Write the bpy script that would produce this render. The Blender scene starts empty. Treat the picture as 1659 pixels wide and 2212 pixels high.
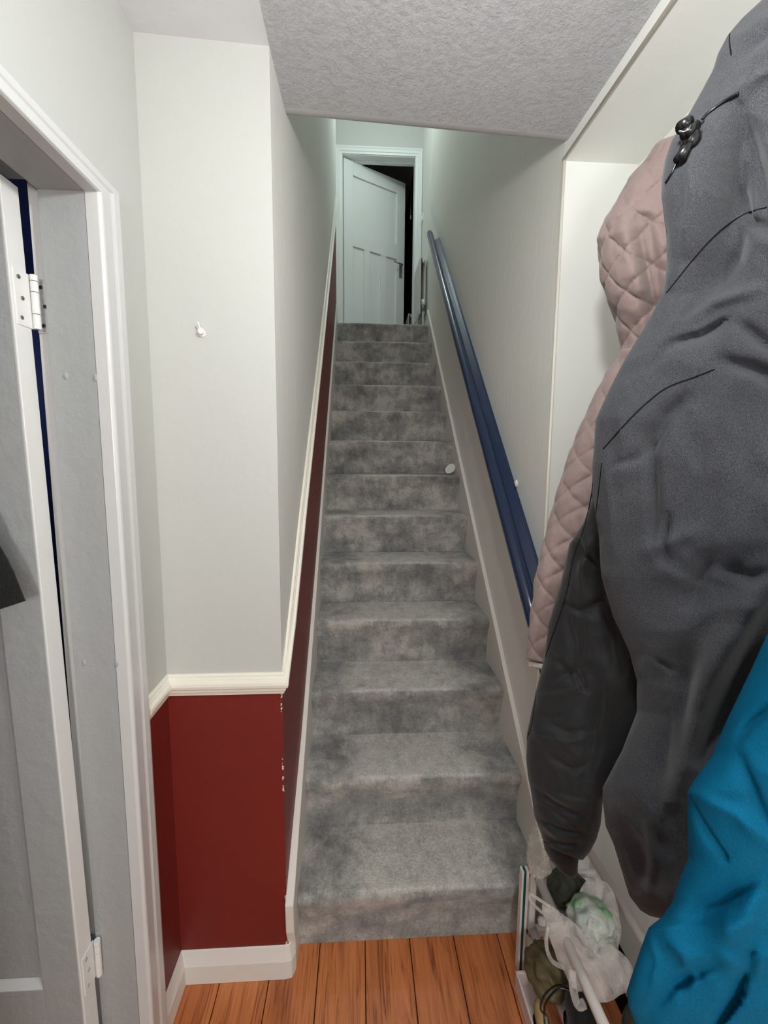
import bpy, bmesh, math, random
from mathutils import Vector, Matrix, noise
from mathutils.bvhtree import BVHTree
random.seed(7)
PI = math.pi
S = bpy.context.scene
COL = S.collection

# ------------------------------------------------------------------ camera
CF, CP, CY, CR, CZ, PX, PY = 860.7468, .106, .0493, .0067, 1.5093, 818.3461, 1075.7836
def setup_camera():
    cam = bpy.data.cameras.new('camera'); o = bpy.data.objects.new('camera', cam); COL.objects.link(o)
    F0 = Vector((math.sin(CY) * math.cos(CP), math.cos(CY) * math.cos(CP), -math.sin(CP)))
    R0 = Vector((math.cos(CY), -math.sin(CY), 0))
    U0 = R0.cross(F0)
    X = R0 * math.cos(CR) + U0 * math.sin(CR)
    U = -R0 * math.sin(CR) + U0 * math.cos(CR)
    M = Matrix((X, U, -F0)).transposed().to_4x4(); M.translation = (0, 0, CZ)
    o.matrix_world = M
    cam.sensor_width = 36; cam.lens = CF * 36 / 2212
    cam.shift_x = (829.5 - PX) / 2212; cam.shift_y = (PY - 1106) / 2212
    cam.clip_start = .02
    S.camera = o
setup_camera()
def ray(px, py):
    a, b = px - PX, py - PY
    c, s = math.cos(CR), math.sin(CR)
    u = (a * c + b * s) / CF; v = (-a * s + b * c) / CF
    Y = math.cos(CP) - v * math.sin(CP); z = -math.sin(CP) - v * math.cos(CP)
    return Vector((u * math.cos(CY) + Y * math.sin(CY), -u * math.sin(CY) + Y * math.cos(CY), z))
def at(px, py, y):
    d = ray(px, py); return Vector((0, 0, CZ)) + d * (y / d.y)

# ------------------------------------------------------------------ world, lamps, exposure
W = bpy.data.worlds.new('world'); S.world = W; W.use_nodes = True
W.node_tree.nodes['Background'].inputs[0].default_value = (.75, .8, .9, 1)
W.node_tree.nodes['Background'].inputs[1].default_value = .02
def lamp(name, loc, power, color, size, kind='POINT', rot=None):
    l = bpy.data.lights.new(name, kind); l.energy = power; l.color = color
    if kind == 'POINT': l.shadow_soft_size = size
    if kind == 'AREA': l.size = size
    o = bpy.data.objects.new(name, l); COL.objects.link(o); o.location = loc
    if rot: o.rotation_euler = rot
    return o
lamp('hall_lamp', (.16, .33, 2.08), 11.8, (.985, 1.0, .985), .035)
lamp('back_fill', (.10, -1.6, 1.62), 36.0, (.98, .99, 1.0), .16)  # added soft fill behind the camera, no known fixture there
lamp('side_room_fill', (-1.9, 1.7, 1.9), 2.2, (.62, .70, 1.0), .1)  # added bluish fill to lift the door gap, no source seen
lamp('landing_lamp', (.30, 3.30, 4.80), 10.0, (.84, 1.0, .97), .05)
S.view_settings.view_transform = 'Standard'; S.view_settings.look = 'None'
S.view_settings.gamma = 1; S.view_settings.use_curve_mapping = False
S.view_settings.exposure = .67
S.cycles.max_bounces = 14; S.cycles.diffuse_bounces = 9

# ------------------------------------------------------------------ materials
def lin(c):
    f = lambda v: v / 12.92 if v <= .04045 else ((v + .055) / 1.055) ** 2.4
    return tuple(f(x / 255) for x in c) + (1,)
class NT:
    def __init__(s, name, col=(200, 200, 200), rough=.6, spec=.35):
        s.m = bpy.data.materials.new(name); s.m.use_nodes = True; s.t = s.m.node_tree
        s.b = s.t.nodes['Principled BSDF']
        s.b.inputs['Base Color'].default_value = lin(col); s.b.inputs['Roughness'].default_value = rough
        s.b.inputs['Specular IOR Level'].default_value = spec
        s.tc = s.t.nodes.new('ShaderNodeTexCoord'); s.last = None
    def n(s, k, **kw):
        n = s.t.nodes.new(k)
        for a, b in kw.items(): setattr(n, a, b)
        return n
    def l(s, a, b): s.t.links.new(a, b)
    def mapped(s, scale=(1, 1, 1), rot=(0, 0, 0), co='Object'):
        m = s.n('ShaderNodeMapping'); m.inputs['Scale'].default_value = scale; m.inputs['Rotation'].default_value = rot
        s.l(s.tc.outputs[co], m.inputs[0]); return m.outputs[0]
    def noise(s, scale, detail=4, rough=.5, vec=None, dist=0):
        n = s.n('ShaderNodeTexNoise'); n.inputs['Scale'].default_value = scale; n.inputs['Detail'].default_value = detail
        n.inputs['Roughness'].default_value = rough; n.inputs['Distortion'].default_value = dist
        s.l(vec or s.mapped(), n.inputs['Vector']); return n.outputs['Fac']
    def ramp(s, fac, stops):
        r = s.n('ShaderNodeValToRGB'); e = r.color_ramp.elements
        while len(e) < len(stops): e.new(.5)
        for i, (p, c) in enumerate(stops):
            e[i].position = p; e[i].color = lin(c) if len(c) == 3 and max(c) > 1 else (tuple(c) + (1,))[:4]
        s.l(fac, r.inputs[0]); return r.outputs[0]
    def mix(s, fac, a, b):
        m = s.n('ShaderNodeMix', data_type='RGBA')
        if hasattr(fac, 'links'): s.l(fac, m.inputs[0])
        else: m.inputs[0].default_value = fac
        for v, i in ((a, 6), (b, 7)):
            if hasattr(v, 'links'): s.l(v, m.inputs[i])
            else: m.inputs[i].default_value = lin(v)
        return m.outputs[2]
    def math(s, op, a, b=None, clamp=False):
        m = s.n('ShaderNodeMath', operation=op, use_clamp=clamp)
        for v, i in ((a, 0), (b, 1)):
            if v is None: continue
            if hasattr(v, 'links'): s.l(v, m.inputs[i])
            else: m.inputs[i].default_value = v
        return m.outputs[0]
    def col(s, c): s.l(c, s.b.inputs['Base Color'])
    def bump(s, h, strength=.3, dist=.01):
        b = s.n('ShaderNodeBump'); b.inputs['Strength'].default_value = strength; b.inputs['Distance'].default_value = dist
        s.l(h, b.inputs['Height'])
        if s.last: s.l(s.last, b.inputs['Normal'])
        s.last = b.outputs[0]; s.l(s.last, s.b.inputs['Normal'])
M = {}
def paint(name, col, rough=.55, bump=.25, var=4, spec=.3, scale=1.0):
    m = NT(name, col, rough, spec)
    c2 = tuple(max(0, v - var) for v in col)
    m.col(m.mix(m.noise(1.7, 3), col, c2))
    m.bump(m.noise(22 * scale, 4), bump, .004); m.bump(m.noise(160 * scale, 3), bump * .5, .0012)
    M[name] = m.m; return m
m = paint('wall_paint', (193, 194, 190), .5, .25, 4)  # greyed to hold down lamplight; dimming is put into the colour
m = paint('alcove_lit_paint', (236, 237, 233), .5, .2, 3)  # whitened so the reveal's brightness is painted into its colour
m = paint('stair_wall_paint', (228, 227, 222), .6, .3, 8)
m.bump(m.noise(9, 3, vec=m.mapped((1, 6, .5))), .25, .003)
m = paint('stair_wall_right', (228, 227, 222), .6, .3, 8)
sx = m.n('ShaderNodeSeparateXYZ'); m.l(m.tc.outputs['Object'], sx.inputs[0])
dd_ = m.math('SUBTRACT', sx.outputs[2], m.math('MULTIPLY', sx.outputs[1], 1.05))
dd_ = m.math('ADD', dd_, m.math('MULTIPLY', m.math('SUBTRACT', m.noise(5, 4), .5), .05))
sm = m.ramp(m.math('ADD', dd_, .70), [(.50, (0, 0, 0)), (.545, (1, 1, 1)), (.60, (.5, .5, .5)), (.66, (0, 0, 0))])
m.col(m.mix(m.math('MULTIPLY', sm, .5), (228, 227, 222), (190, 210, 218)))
m.bump(m.noise(9, 3, vec=m.mapped((1, 6, .5))), .25, .003)
m = paint('pink_white', (222, 218, 212), .4, .2)
paint('gloss_white', (206, 206, 205), .3, .3, 3, .5)
paint('jamb_shaded', (166, 168, 168), .38, .6, 5, .4, 1.6)  # door white greyed, grazing shade put into the colour
paint('leaf_edge_lit', (226, 226, 224), .3, .3, 3, .5)  # same door white lightened, lamplight painted on edge and rebate
paint('cream_gloss', (236, 231, 219), .28, .12, 3, .5)
paint('door_white', (224, 226, 226), .35, .12, 3, .5)
paint('ceiling_smooth', (214, 214, 216), .6, .35, 4)
paint('dark_room', (34, 35, 46), .8, .1)  # darkness of the unlit room put into the wall colour
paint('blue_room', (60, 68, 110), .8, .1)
paint('plastic_white', (232, 230, 226), .3, .05, 2, .5)
paint('tube_white', (228, 222, 218), .28, .05, 2, .5)
paint('beige_floor', (160, 140, 120), .6, .2)
paint('box_pink', (206, 190, 184), .6, .2)
# artex ceiling
m = NT('artex', (208, 208, 210), .6, .35)
n1 = m.noise(62, 8, .72); n2 = m.noise(190, 4, .6)
m.bump(m.ramp(n1, [(.30, (0, 0, 0)), (.50, (.35, .35, .35)), (.72, (1, 1, 1))]), .8, .008); m.bump(n2, .5, .002)
M['artex'] = m.m
# red paint with chips at the corner
m = NT('red_paint', (122, 40, 32), .5, .35)
m.col(m.mix(m.noise(3, 3), (121, 39, 31), (108, 33, 29)))
m.bump(m.noise(60, 4), .15, .002); M['red_paint'] = m.m
m = NT('red_corner', (122, 40, 32), .5, .35)
sx = m.n('ShaderNodeSeparateXYZ'); m.l(m.tc.outputs['Object'], sx.inputs[0])
e1 = m.math('GREATER_THAN', sx.outputs[0], -.2115)
e2 = m.math('LESS_THAN', sx.outputs[1], 1.0295)
chip = m.math('GREATER_THAN', m.noise(11, 5, .75), .57)
edge = m.math('MULTIPLY', m.math('MULTIPLY', e1, e2), chip)
m.col(m.mix(edge, m.mix(m.noise(3, 3), (121, 39, 31), (108, 33, 29)), (222, 214, 206)))
m.bump(m.noise(60, 4), .15, .002); M['red_corner'] = m.m
# carpet
m = NT('carpet', (120, 118, 115), .95, .05)
big = m.noise(5.5, 5, .6, m.mapped((1, 1.2, 1.6)), .25)
mid = m.noise(21, 5, .65, m.mapped((1.2, 1, .7)), .2)
spk = m.noise(95, 4, .7)
fine = m.noise(300, 3, .75)
sum_ = m.math('ADD', m.math('MULTIPLY', big, .52), m.math('ADD', m.math('MULTIPLY', mid, .30), m.math('MULTIPLY', spk, .18)))
base = m.ramp(sum_, [(.40, (122, 123, 123)), (.50, (168, 166, 161)), (.59, (214, 208, 200))])
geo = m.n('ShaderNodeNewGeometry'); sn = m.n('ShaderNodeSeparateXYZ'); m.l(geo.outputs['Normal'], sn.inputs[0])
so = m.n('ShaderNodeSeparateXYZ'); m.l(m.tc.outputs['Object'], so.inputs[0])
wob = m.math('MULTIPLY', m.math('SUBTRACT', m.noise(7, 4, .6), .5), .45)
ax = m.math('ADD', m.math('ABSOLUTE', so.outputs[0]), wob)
worn = m.math('MULTIPLY', m.ramp(ax, [(.17, (1, 1, 1)), (.29, (0, 0, 0))]), m.ramp(sn.outputs[2], [(.55, (0, 0, 0)), (.9, (1, 1, 1))]))  # worn pile mid tread, plus top light painted on upward faces
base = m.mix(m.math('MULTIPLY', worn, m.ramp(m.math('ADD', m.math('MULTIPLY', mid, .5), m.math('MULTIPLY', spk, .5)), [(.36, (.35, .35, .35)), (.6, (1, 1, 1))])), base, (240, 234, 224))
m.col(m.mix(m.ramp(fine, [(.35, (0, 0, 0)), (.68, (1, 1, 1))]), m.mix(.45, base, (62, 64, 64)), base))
m.bump(fine, .9, .004); m.bump(m.noise(120, 4), .7, .005)
m.b.inputs['Sheen Weight'].default_value = .25; m.b.inputs['Sheen Roughness'].default_value = .6
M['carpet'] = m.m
# floor boards
m = NT('boards', (150, 85, 45), .38, .4)
sx = m.n('ShaderNodeSeparateXYZ'); m.l(m.tc.outputs['Object'], sx.inputs[0])
pid = m.math('FLOOR', m.math('DIVIDE', m.math('ADD', sx.outputs[0], 5.72), .1395))
wn = m.n('ShaderNodeTexWhiteNoise', noise_dimensions='1D'); m.l(pid, wn.inputs['W'])
cmb = m.n('ShaderNodeCombineXYZ'); m.l(sx.outputs[0], cmb.inputs[0]); m.l(sx.outputs[1], cmb.inputs[1]); m.l(m.math('MULTIPLY', pid, 3.7), cmb.inputs[2])
mp = m.n('ShaderNodeMapping'); mp.inputs['Scale'].default_value = (1, .07, 1); m.l(cmb.outputs[0], mp.inputs[0])
g = m.noise(70, 5, .6, mp.outputs[0], 1.5); g2 = m.noise(9, 4, .6, mp.outputs[0], 1)
wood = m.ramp(g, [(.3, (120, 62, 32)), (.46, (196, 118, 70)), (.7, (214, 136, 84))])
wood = m.mix(m.math('MULTIPLY', wn.outputs[0], .5), wood, (150, 78, 38))
wood = m.mix(m.ramp(g2, [(.52, (0, 0, 0)), (.68, (.6, .6, .6))]), wood, (96, 44, 22))
vo = m.n('ShaderNodeTexVoronoi', feature='DISTANCE_TO_EDGE'); 
kn = m.n('ShaderNodeTexVoronoi'); kn.inputs['Scale'].default_value = 4.2; m.l(m.tc.outputs['Object'], kn.inputs['Vector'])
wood = m.mix(m.ramp(kn.outputs['Distance'], [(.035, (1, 1, 1)), (.075, (0, 0, 0))]), wood, (60, 28, 18))
m.col(wood); m.bump(g, .12, .002); M['boards'] = m.m
m = NT('dark_gap', (30, 16, 10), .9, .1); M['dark_gap'] = m.m
# rail blue
m = NT('navy_gloss', (38, 56, 96), .22, .5); m.col(m.mix(m.noise(14, 4), (32, 46, 74), (38, 54, 84)))
ch = m.noise(26, 4, .7)
m.bump(m.noise(40, 3), .1, .002); M['navy_gloss'] = m.m
m = NT('chrome', (190, 190, 190), .2, .5); m.b.inputs['Metallic'].default_value = 1; M['chrome'] = m.m
m = NT('steel_dark', (120, 120, 118), .35, .5); m.b.inputs['Metallic'].default_value = .9; M['steel_dark'] = m.m
m = NT('satin_metal', (150, 152, 152), .5, .5); m.b.inputs['Metallic'].default_value = .6; M['satin_metal'] = m.m
# fabrics
def fabric(name, c1, c2, c3, scale=600, rough=.85, sheen=.15, bump=.5):
    m = NT(name, c1, rough, .12)
    f = m.noise(scale, 3, .65, m.mapped((1, 1, .45)))
    m.col(m.mix(m.ramp(m.noise(6, 3), [(.35, (0, 0, 0)), (.7, (1, 1, 1))]), m.ramp(f, [(.35, c1), (.66, c2)]), m.ramp(f, [(.35, c1), (.66, c3)])))
    m.bump(f, bump, .0008); m.bump(m.noise(70, 4, .6), .3, .003)
    m.b.inputs['Sheen Weight'].default_value = sheen; m.b.inputs['Sheen Roughness'].default_value = .5
    M[name] = m.m; return m
fabric('heather_grey', (38, 39, 42), (82, 83, 88), (68, 69, 74), 1300)
fabric('dark_shell', (28, 28, 29), (42, 42, 43), (36, 36, 37), 900, .5)
fabric('mauve_quilt', (138, 119, 115), (154, 134, 130), (146, 127, 122), 900, .55, .2, .2)
fabric('teal_shell', (0, 80, 114), (0, 100, 136), (0, 90, 124), 900, .8, 0, .3)
fabric('black_cloth', (22, 22, 23), (38, 38, 38), (30, 30, 31), 500)
fabric('white_piping', (214, 210, 202), (230, 226, 218), (224, 220, 212), 600, .7)
fabric('olive_dark', (44, 46, 38), (72, 74, 60), (56, 58, 48), 80, .6)
m = NT('black_plastic', (14, 14, 16), .25, .5); M['black_plastic'] = m.m
m = NT('black_line', (16, 15, 18), .7, .1); M['black_line'] = m.m
m = NT('teal_edge', (22, 78, 84), .3, .5); M['teal_edge'] = m.m
m = NT('tan_leather', (186, 156, 110), .55, .3); m.col(m.mix(m.noise(20, 4), (196, 168, 122), (150, 118, 80))); M['tan_leather'] = m.m
m = NT('brown_lump', (94, 82, 56), .5, .3); m.col(m.mix(m.noise(24, 4), (112, 98, 66), (62, 56, 40))); M['brown_lump'] = m.m
def film(name, col, lo, hi, rough=.25):
    m = NT(name, col, rough, .6)
    lw = m.n('ShaderNodeLayerWeight'); lw.inputs['Blend'].default_value = .45
    f = m.math('ADD', m.math('MULTIPLY', lw.outputs['Facing'], .45), m.ramp(m.noise(13, 5, .6, dist=1.2), [(.35, (lo,) * 3), (.7, (hi,) * 3)]), True)
    m.l(f, m.b.inputs['Alpha']); m.bump(m.noise(20, 3, .5, dist=.8), .6, .006); m.bump(m.noise(60, 2), .25, .002)
    M[name] = m.m; return m
film('carrier_film', (214, 208, 204), .05, .55, .3)
film('clear_film', (224, 222, 216), .0, .16, .05)
m = NT('green_wrap', (150, 190, 150), .35, .4)
m.col(m.ramp(m.noise(11, 4, .6, dist=1), [(.36, (110, 114, 110)), (.46, (190, 194, 190)), (.55, (172, 186, 172)), (.62, (112, 172, 118)), (.72, (84, 92, 86))]))
m.bump(m.noise(30, 5, dist=1), .8, .008); M['green_wrap'] = m.m

# ------------------------------------------------------------------ mesh helpers
class MB:
    def __init__(s): s.v = []; s.f = []; s.mi = []
    def add(s, vs, fs, mi=0):
        o = len(s.v); s.v += [tuple(v) for v in vs]; s.f += [tuple(i + o for i in f) for f in fs]; s.mi += [mi] * len(fs); return s
    def box(s, x0, x1, y0, y1, z0, z1, mi=0):
        vs = [(x, y, z) for z in (z0, z1) for y in (y0, y1) for x in (x0, x1)]
        return s.add(vs, [(0, 2, 3, 1), (4, 5, 7, 6), (0, 1, 5, 4), (2, 6, 7, 3), (0, 4, 6, 2), (1, 3, 7, 5)], mi)
    def prism(s, poly, axis, a, b, mi=0):
        # poly in the two other axes, extruded along axis from a to b
        def P(p, t):
            return {'x': (t, p[0], p[1]), 'y': (p[0], t, p[1]), 'z': (p[0], p[1], t)}[axis]
        n = len(poly); vs = [P(p, a) for p in poly] + [P(p, b) for p in poly]
        fs = [tuple(range(n - 1, -1, -1)), tuple(range(n, 2 * n))] + [(i, (i + 1) % n, (i + 1) % n + n, i + n) for i in range(n)]
        return s.add(vs, fs, mi)
    def tube(s, pts, r, n=10, mi=0, closed=False):
        pts = [Vector(p) for p in pts]; m = len(pts); vs = []; fs = []
        up = Vector((.13, .21, .97)); prev = None
        for i, p in enumerate(pts):
            t = (pts[min(i + 1, m - 1)] - pts[max(i - 1, 0)]).normalized()
            if prev is None:
                a = t.cross(up)
                if a.length < .1: a = t.cross(Vector((1, 0, 0)))
                a.normalize()
            else:
                a = prev - t * prev.dot(t); a.normalize()
            prev = a; b = t.cross(a)
            rr = r[i] if isinstance(r, (list, tuple)) else r
            for k in range(n):
                th = 2 * PI * k / n; vs.append(p + (a * math.cos(th) + b * math.sin(th)) * rr)
        for i in range(m - 1):
            for k in range(n):
                fs.append((i * n + k, i * n + (k + 1) % n, (i + 1) * n + (k + 1) % n, (i + 1) * n + k))
        fs.append(tuple(range(n - 1, -1, -1))); fs.append(tuple((m - 1) * n + k for k in range(n)))
        return s.add(vs, fs, mi)
    def sweep(s, path, prof, mi=0):
        # path: list of (point, outward Vector, up Vector); prof: list of (out, up); open ends capped
        n = len(prof); vs = []
        for p, o, u in path:
            for a, b in prof: vs.append(Vector(p) + Vector(o) * a + Vector(u) * b)
        fs = []
        for i in range(len(path) - 1):
            for k in range(n): fs.append((i * n + k, i * n + (k + 1) % n, (i + 1) * n + (k + 1) % n, (i + 1) * n + k))
        fs.append(tuple(range(n - 1, -1, -1))); fs.append(tuple((len(path) - 1) * n + k for k in range(n)))
        return s.add(vs, fs, mi)
    def ball(s, c, r, nu=14, nv=9, mi=0, fn=None):
        if not hasattr(r, '__len__'): r = (r, r, r)
        vs = []; fs = []
        for j in range(nv + 1):
            ph = PI * j / nv
            for i in range(nu):
                th = 2 * PI * i / nu
                d = Vector((math.sin(ph) * math.cos(th), math.sin(ph) * math.sin(th), math.cos(ph)))
                k = fn(d) if fn else 1
                vs.append(Vector(c) + Vector((d.x * r[0], d.y * r[1], d.z * r[2])) * k)
        for j in range(nv):
            for i in range(nu):
                fs.append((j * nu + i, (j + 1) * nu + i, (j + 1) * nu + (i + 1) % nu, j * nu + (i + 1) % nu))
        return s.add(vs, fs, mi)
    def disc(s, c, nrm, r, h, n=20, mi=0):
        nrm = Vector(nrm).normalized(); a = nrm.orthogonal().normalized(); b = nrm.cross(a); c = Vector(c)
        vs = [c + nrm * t + (a * math.cos(2 * PI * k / n) + b * math.sin(2 * PI * k / n)) * rr
              for t, rr in ((0, r), (h * .7, r), (h, r * .86)) for k in range(n)]
        fs = [(j * n + k, j * n + (k + 1) % n, (j + 1) * n + (k + 1) % n, (j + 1) * n + k) for j in (0, 1) for k in range(n)]
        fs += [tuple(range(n - 1, -1, -1)), tuple(2 * n + k for k in range(n))]
        return s.add(vs, fs, mi)
    def build(s, name, mats, parent=None, bevel=0, smooth=False, seg=2, kind=None, origin=None):
        me = bpy.data.meshes.new(name)
        O = Vector(origin) if origin else Vector((0, 0, 0))
        if parent is not None:
            O = Vector((0, 0, 0)); q = parent
            while q is not None: O += Vector(q.location); q = q.parent
        me.from_pydata([tuple(Vector(v) - O) for v in s.v], [], s.f)
        if not isinstance(mats, (list, tuple)): mats = [mats]
        for mm in mats: me.materials.append(M[mm])
        for p, i in zip(me.polygons, s.mi): p.material_index = i
        bm = bmesh.new(); bm.from_mesh(me); bmesh.ops.remove_doubles(bm, verts=bm.verts, dist=1e-6) if smooth else None
        bmesh.ops.recalc_face_normals(bm, faces=bm.faces); bm.to_mesh(me); bm.free()
        o = bpy.data.objects.new(name, me); COL.objects.link(o)
        if parent is not None: o.parent = parent
        elif origin: o.location = O
        if bevel:
            b = o.modifiers.new('bevel', 'BEVEL'); b.width = bevel; b.segments = seg; b.limit_method = 'ANGLE'; b.angle_limit = .6
        if smooth:
            for p in me.polygons: p.use_smooth = True
        if kind: o['kind'] = kind
        return o
def thing(name, label, cat, loc=(0, 0, 0), group=None):
    o = bpy.data.objects.new(name, None); COL.objects.link(o); o.location = loc; o.empty_display_size = .05
    o['label'] = label; o['category'] = cat
    if group: o['group'] = group
    return o
def tag(o, label, cat, group=None):
    o['label'] = label; o['category'] = cat
    if group: o['group'] = group
    return o
ST = 'structure'

# ------------------------------------------------------------------ key dimensions (metres)
R, G, Y1, OV = .2, .1968, 1.0933, .0296
XL, XR = -.184, .572           # carpet edges
WR = .590                      # right wall face
YW = 1.025                     # return wall face
WL = -.508                     # hall left wall face
ZT = 5.0                       # upper ceiling
YE = 3.53                      # end of the flight walls
YD = 4.45                      # landing door wall
ZL = 2.6
def nl(y): return R + R / G * (y - (Y1 - OV))

# ------------------------------------------------------------------ floor
f = MB()
for i in range(-5, 8):
    x0 = -.3985 + .1395 * (i) ; x1 = x0 + .1395
    x0, x1 = max(x0, -1.6), min(x1, .83)
    if x1 <= x0 + .01: continue
    f.box(x0 + .0013, x1 - .0013, -2.2, 1.12, -.02, 0)
f.box(-1.6, .83, -2.2, 1.12, -.05, -.009, 1)
f.build('floor', ['boards', 'dark_gap'], kind=ST, bevel=.0012, seg=1)
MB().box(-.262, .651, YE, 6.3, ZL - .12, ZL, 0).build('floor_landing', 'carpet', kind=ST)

# ------------------------------------------------------------------ walls of the hall
w = MB()
w.box(WL - .1, WL, .845, YW, .90, 2.46)
w.box(WL - .1, WL, .845, YW, 0, .90, 1)
w.box(WL - .1, WL, -2.2, .0, 0, 2.46)
w.box(WL - .1, WL, .0, .845, 2.02, 2.46)
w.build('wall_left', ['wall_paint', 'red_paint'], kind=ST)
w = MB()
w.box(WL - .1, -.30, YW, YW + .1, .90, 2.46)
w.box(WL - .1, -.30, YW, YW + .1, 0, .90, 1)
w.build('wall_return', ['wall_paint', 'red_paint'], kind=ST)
# stair wall on the left; plan face line slightly bowed
face = [(1.025, -.207), (1.3, -.2), (2.0, -.196), (YE, -.196)]
def wx(y):
    for (a, xa), (b, xb) in zip(face, face[1:]):
        if y <= b: return xa + (xb - xa) * (y - a) / (b - a)
    return -.196
dado_pts = [(1.025, .902), (1.13, 1.022), (1.21, 1.125), (1.34, 1.29), (1.97, 1.955), (YE, 3.60)]
ys = sorted(set([p[0] for p in face] + [p[0] for p in dado_pts]))
def dz(y):
    for (a, za), (b, zb) in zip(dado_pts, dado_pts[1:]):
        if y <= b: return za + (zb - za) * (y - a) / (b - a)
    return dado_pts[-1][1]
w = MB()
for a, b in zip(ys, ys[1:]):
    for lo_a, hi_a, lo_b, hi_b, mi in ((0, dz(a), 0, dz(b), 1), (dz(a), ZT, dz(b), ZT, 0)):
        w.add([(wx(a), a, lo_a), (wx(b), b, lo_b), (wx(b), b, hi_b), (wx(a), a, hi_a)], [(0, 3, 2, 1)], mi)
w.add([(-.30, YW, 0), (-.207, YW, 0), (-.207, YW, dz(YW)), (-.30, YW, dz(YW))], [(0, 1, 2, 3)], 1)
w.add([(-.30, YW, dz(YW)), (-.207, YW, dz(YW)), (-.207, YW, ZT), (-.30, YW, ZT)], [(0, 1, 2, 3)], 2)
w.add([(-.30, YW, 0), (-.30, YE, 0), (-.30, YE, ZT), (-.30, YW, ZT)], [(0, 1, 2, 3)], 0)
w.add([(-.30, YE, 0), (-.196, YE, 0), (-.196, YE, ZT), (-.30, YE, ZT)], [(0, 3, 2, 1)], 0)
w.add([(-.30, YW, ZT), (-.207, YW, ZT), (-.196, YE, ZT), (-.30, YE, ZT)], [(0, 1, 2, 3)], 0)
w.build('wall_stair_left', ['stair_wall_paint', 'red_corner', 'wall_paint'], kind=ST)
MB().box(-.37, -.262, YE, YD, ZL - .12, ZT).build('wall_landing_left', 'stair_wall_paint', kind=ST)
# right side
w = MB()
w.box(WR, .70, 1.2225, YE, 0, ZT)
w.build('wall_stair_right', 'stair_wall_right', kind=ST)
w = MB()
w.box(.812, .90, -2.2, 1.30, 0, 2.46)          # alcove back
w.box(WR + .0004, .812, 1.2215, 1.232, 0, 2.36)         # alcove end
w.box(WR, .812, -2.2, 1.222, 2.36, 2.46)       # alcove head
w.build('wall_right', 'alcove_lit_paint', kind=ST)
MB().box(.651, .75, YE, YD, ZL - .12, ZT).build('wall_landing_right', 'stair_wall_paint', kind=ST)
w = MB()
def edge_bead(w):
    r = .0045
    w.tube([(WR - .0005, 1.2185, 0), (WR - .0005, 1.2185, 2.3615)], r, 8)
    w.tube([(WR - .0005, 1.222, 2.3635), (WR - .0005, -2.2, 2.3635)], r * 1.25, 8)
edge_bead(w); w.build('trim_1', 'cream_gloss', kind=ST, smooth=True)
# back of hall and room behind the left door
MB().box(WL - .1, .9, -2.3, -2.2, 0, 2.46).build('wall_back', 'wall_paint', kind=ST)
w = MB()
w.box(-2.6, -2.5, -1.5, 2.2, 0, 2.46); w.box(-2.5, -.608, 2.1, 2.2, 0, 2.46); w.box(-2.5, -.608, -1.6, -1.5, 0, 2.46); w.box(-2.6, -.608, -1.6, 2.2, 2.46, 2.5)
w.box(-2.6, -1.6, -1.6, 2.2, -.05, 0); w.box(-1.6, -.608, 1.12, 2.2, -.05, 0)
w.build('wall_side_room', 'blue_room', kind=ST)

# ------------------------------------------------------------------ hall ceiling (slightly lower on the right), with rounded front edge
def cz(x): return 2.437 - .044 * (x + .2)
c = MB()
xs = [-.62, -.207, .2, WR + .02]
c.add([(x, y, cz(x)) for y in (-2.2, YW) for x in (xs[0], xs[1])] , [(0, 1, 3, 2)], 1)
c.add([(x, y, cz(x)) for y in (-2.2, 1.185) for x in (xs[1], xs[3])], [(0, 1, 3, 2)], 0)
c.build('ceiling', ['artex', 'ceiling_smooth'], kind=ST)
w = MB()
prof = [(1.185, 0), (1.205, .002), (1.218, .008), (1.226, .022), (1.228, .06), (1.228, .24), (1.16, .24)]
for a, b in zip(prof, prof[1:]):
    w.add([(-.3, a[0], cz(-.3) + a[1]), (.64, a[0], cz(.64) + a[1]), (.64, b[0], cz(.64) + b[1]), (-.3, b[0], cz(-.3) + b[1])], [(0, 1, 2, 3)])
w.build('trim_2', 'ceiling_smooth', kind=ST, smooth=True)
MB().box(-.3, .72, 1.10, 1.226, 2.66, ZT).build('wall_over_hall', 'stair_wall_paint', kind=ST)
MB().box(-.62, .9, -2.3, 1.10, 2.62, 2.70).build('ceiling_slab', 'ceiling_smooth', kind=ST)
MB().box(-.5, .9, 1.0, 6.4, ZT, ZT + .1).build('ceiling_upper', 'ceiling_smooth', kind=ST)

# ------------------------------------------------------------------ landing door wall
OX0, OX1, OZ = -.176, .573, 4.575
w = MB()
w.box(-.37, OX0 - .03, YD, YD + .11, ZL, ZT); w.box(OX1 + .03, .75, YD, YD + .11, ZL, ZT); w.box(OX0 - .03, OX1 + .03, YD, YD + .11, OZ + .03, ZT)
w.build('wall_landing_end', 'wall_paint', kind=ST)
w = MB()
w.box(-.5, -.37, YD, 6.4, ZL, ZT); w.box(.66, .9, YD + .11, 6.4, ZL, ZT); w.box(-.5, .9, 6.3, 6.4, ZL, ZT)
w.build('wall_dark_room', 'dark_room', kind=ST)
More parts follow.
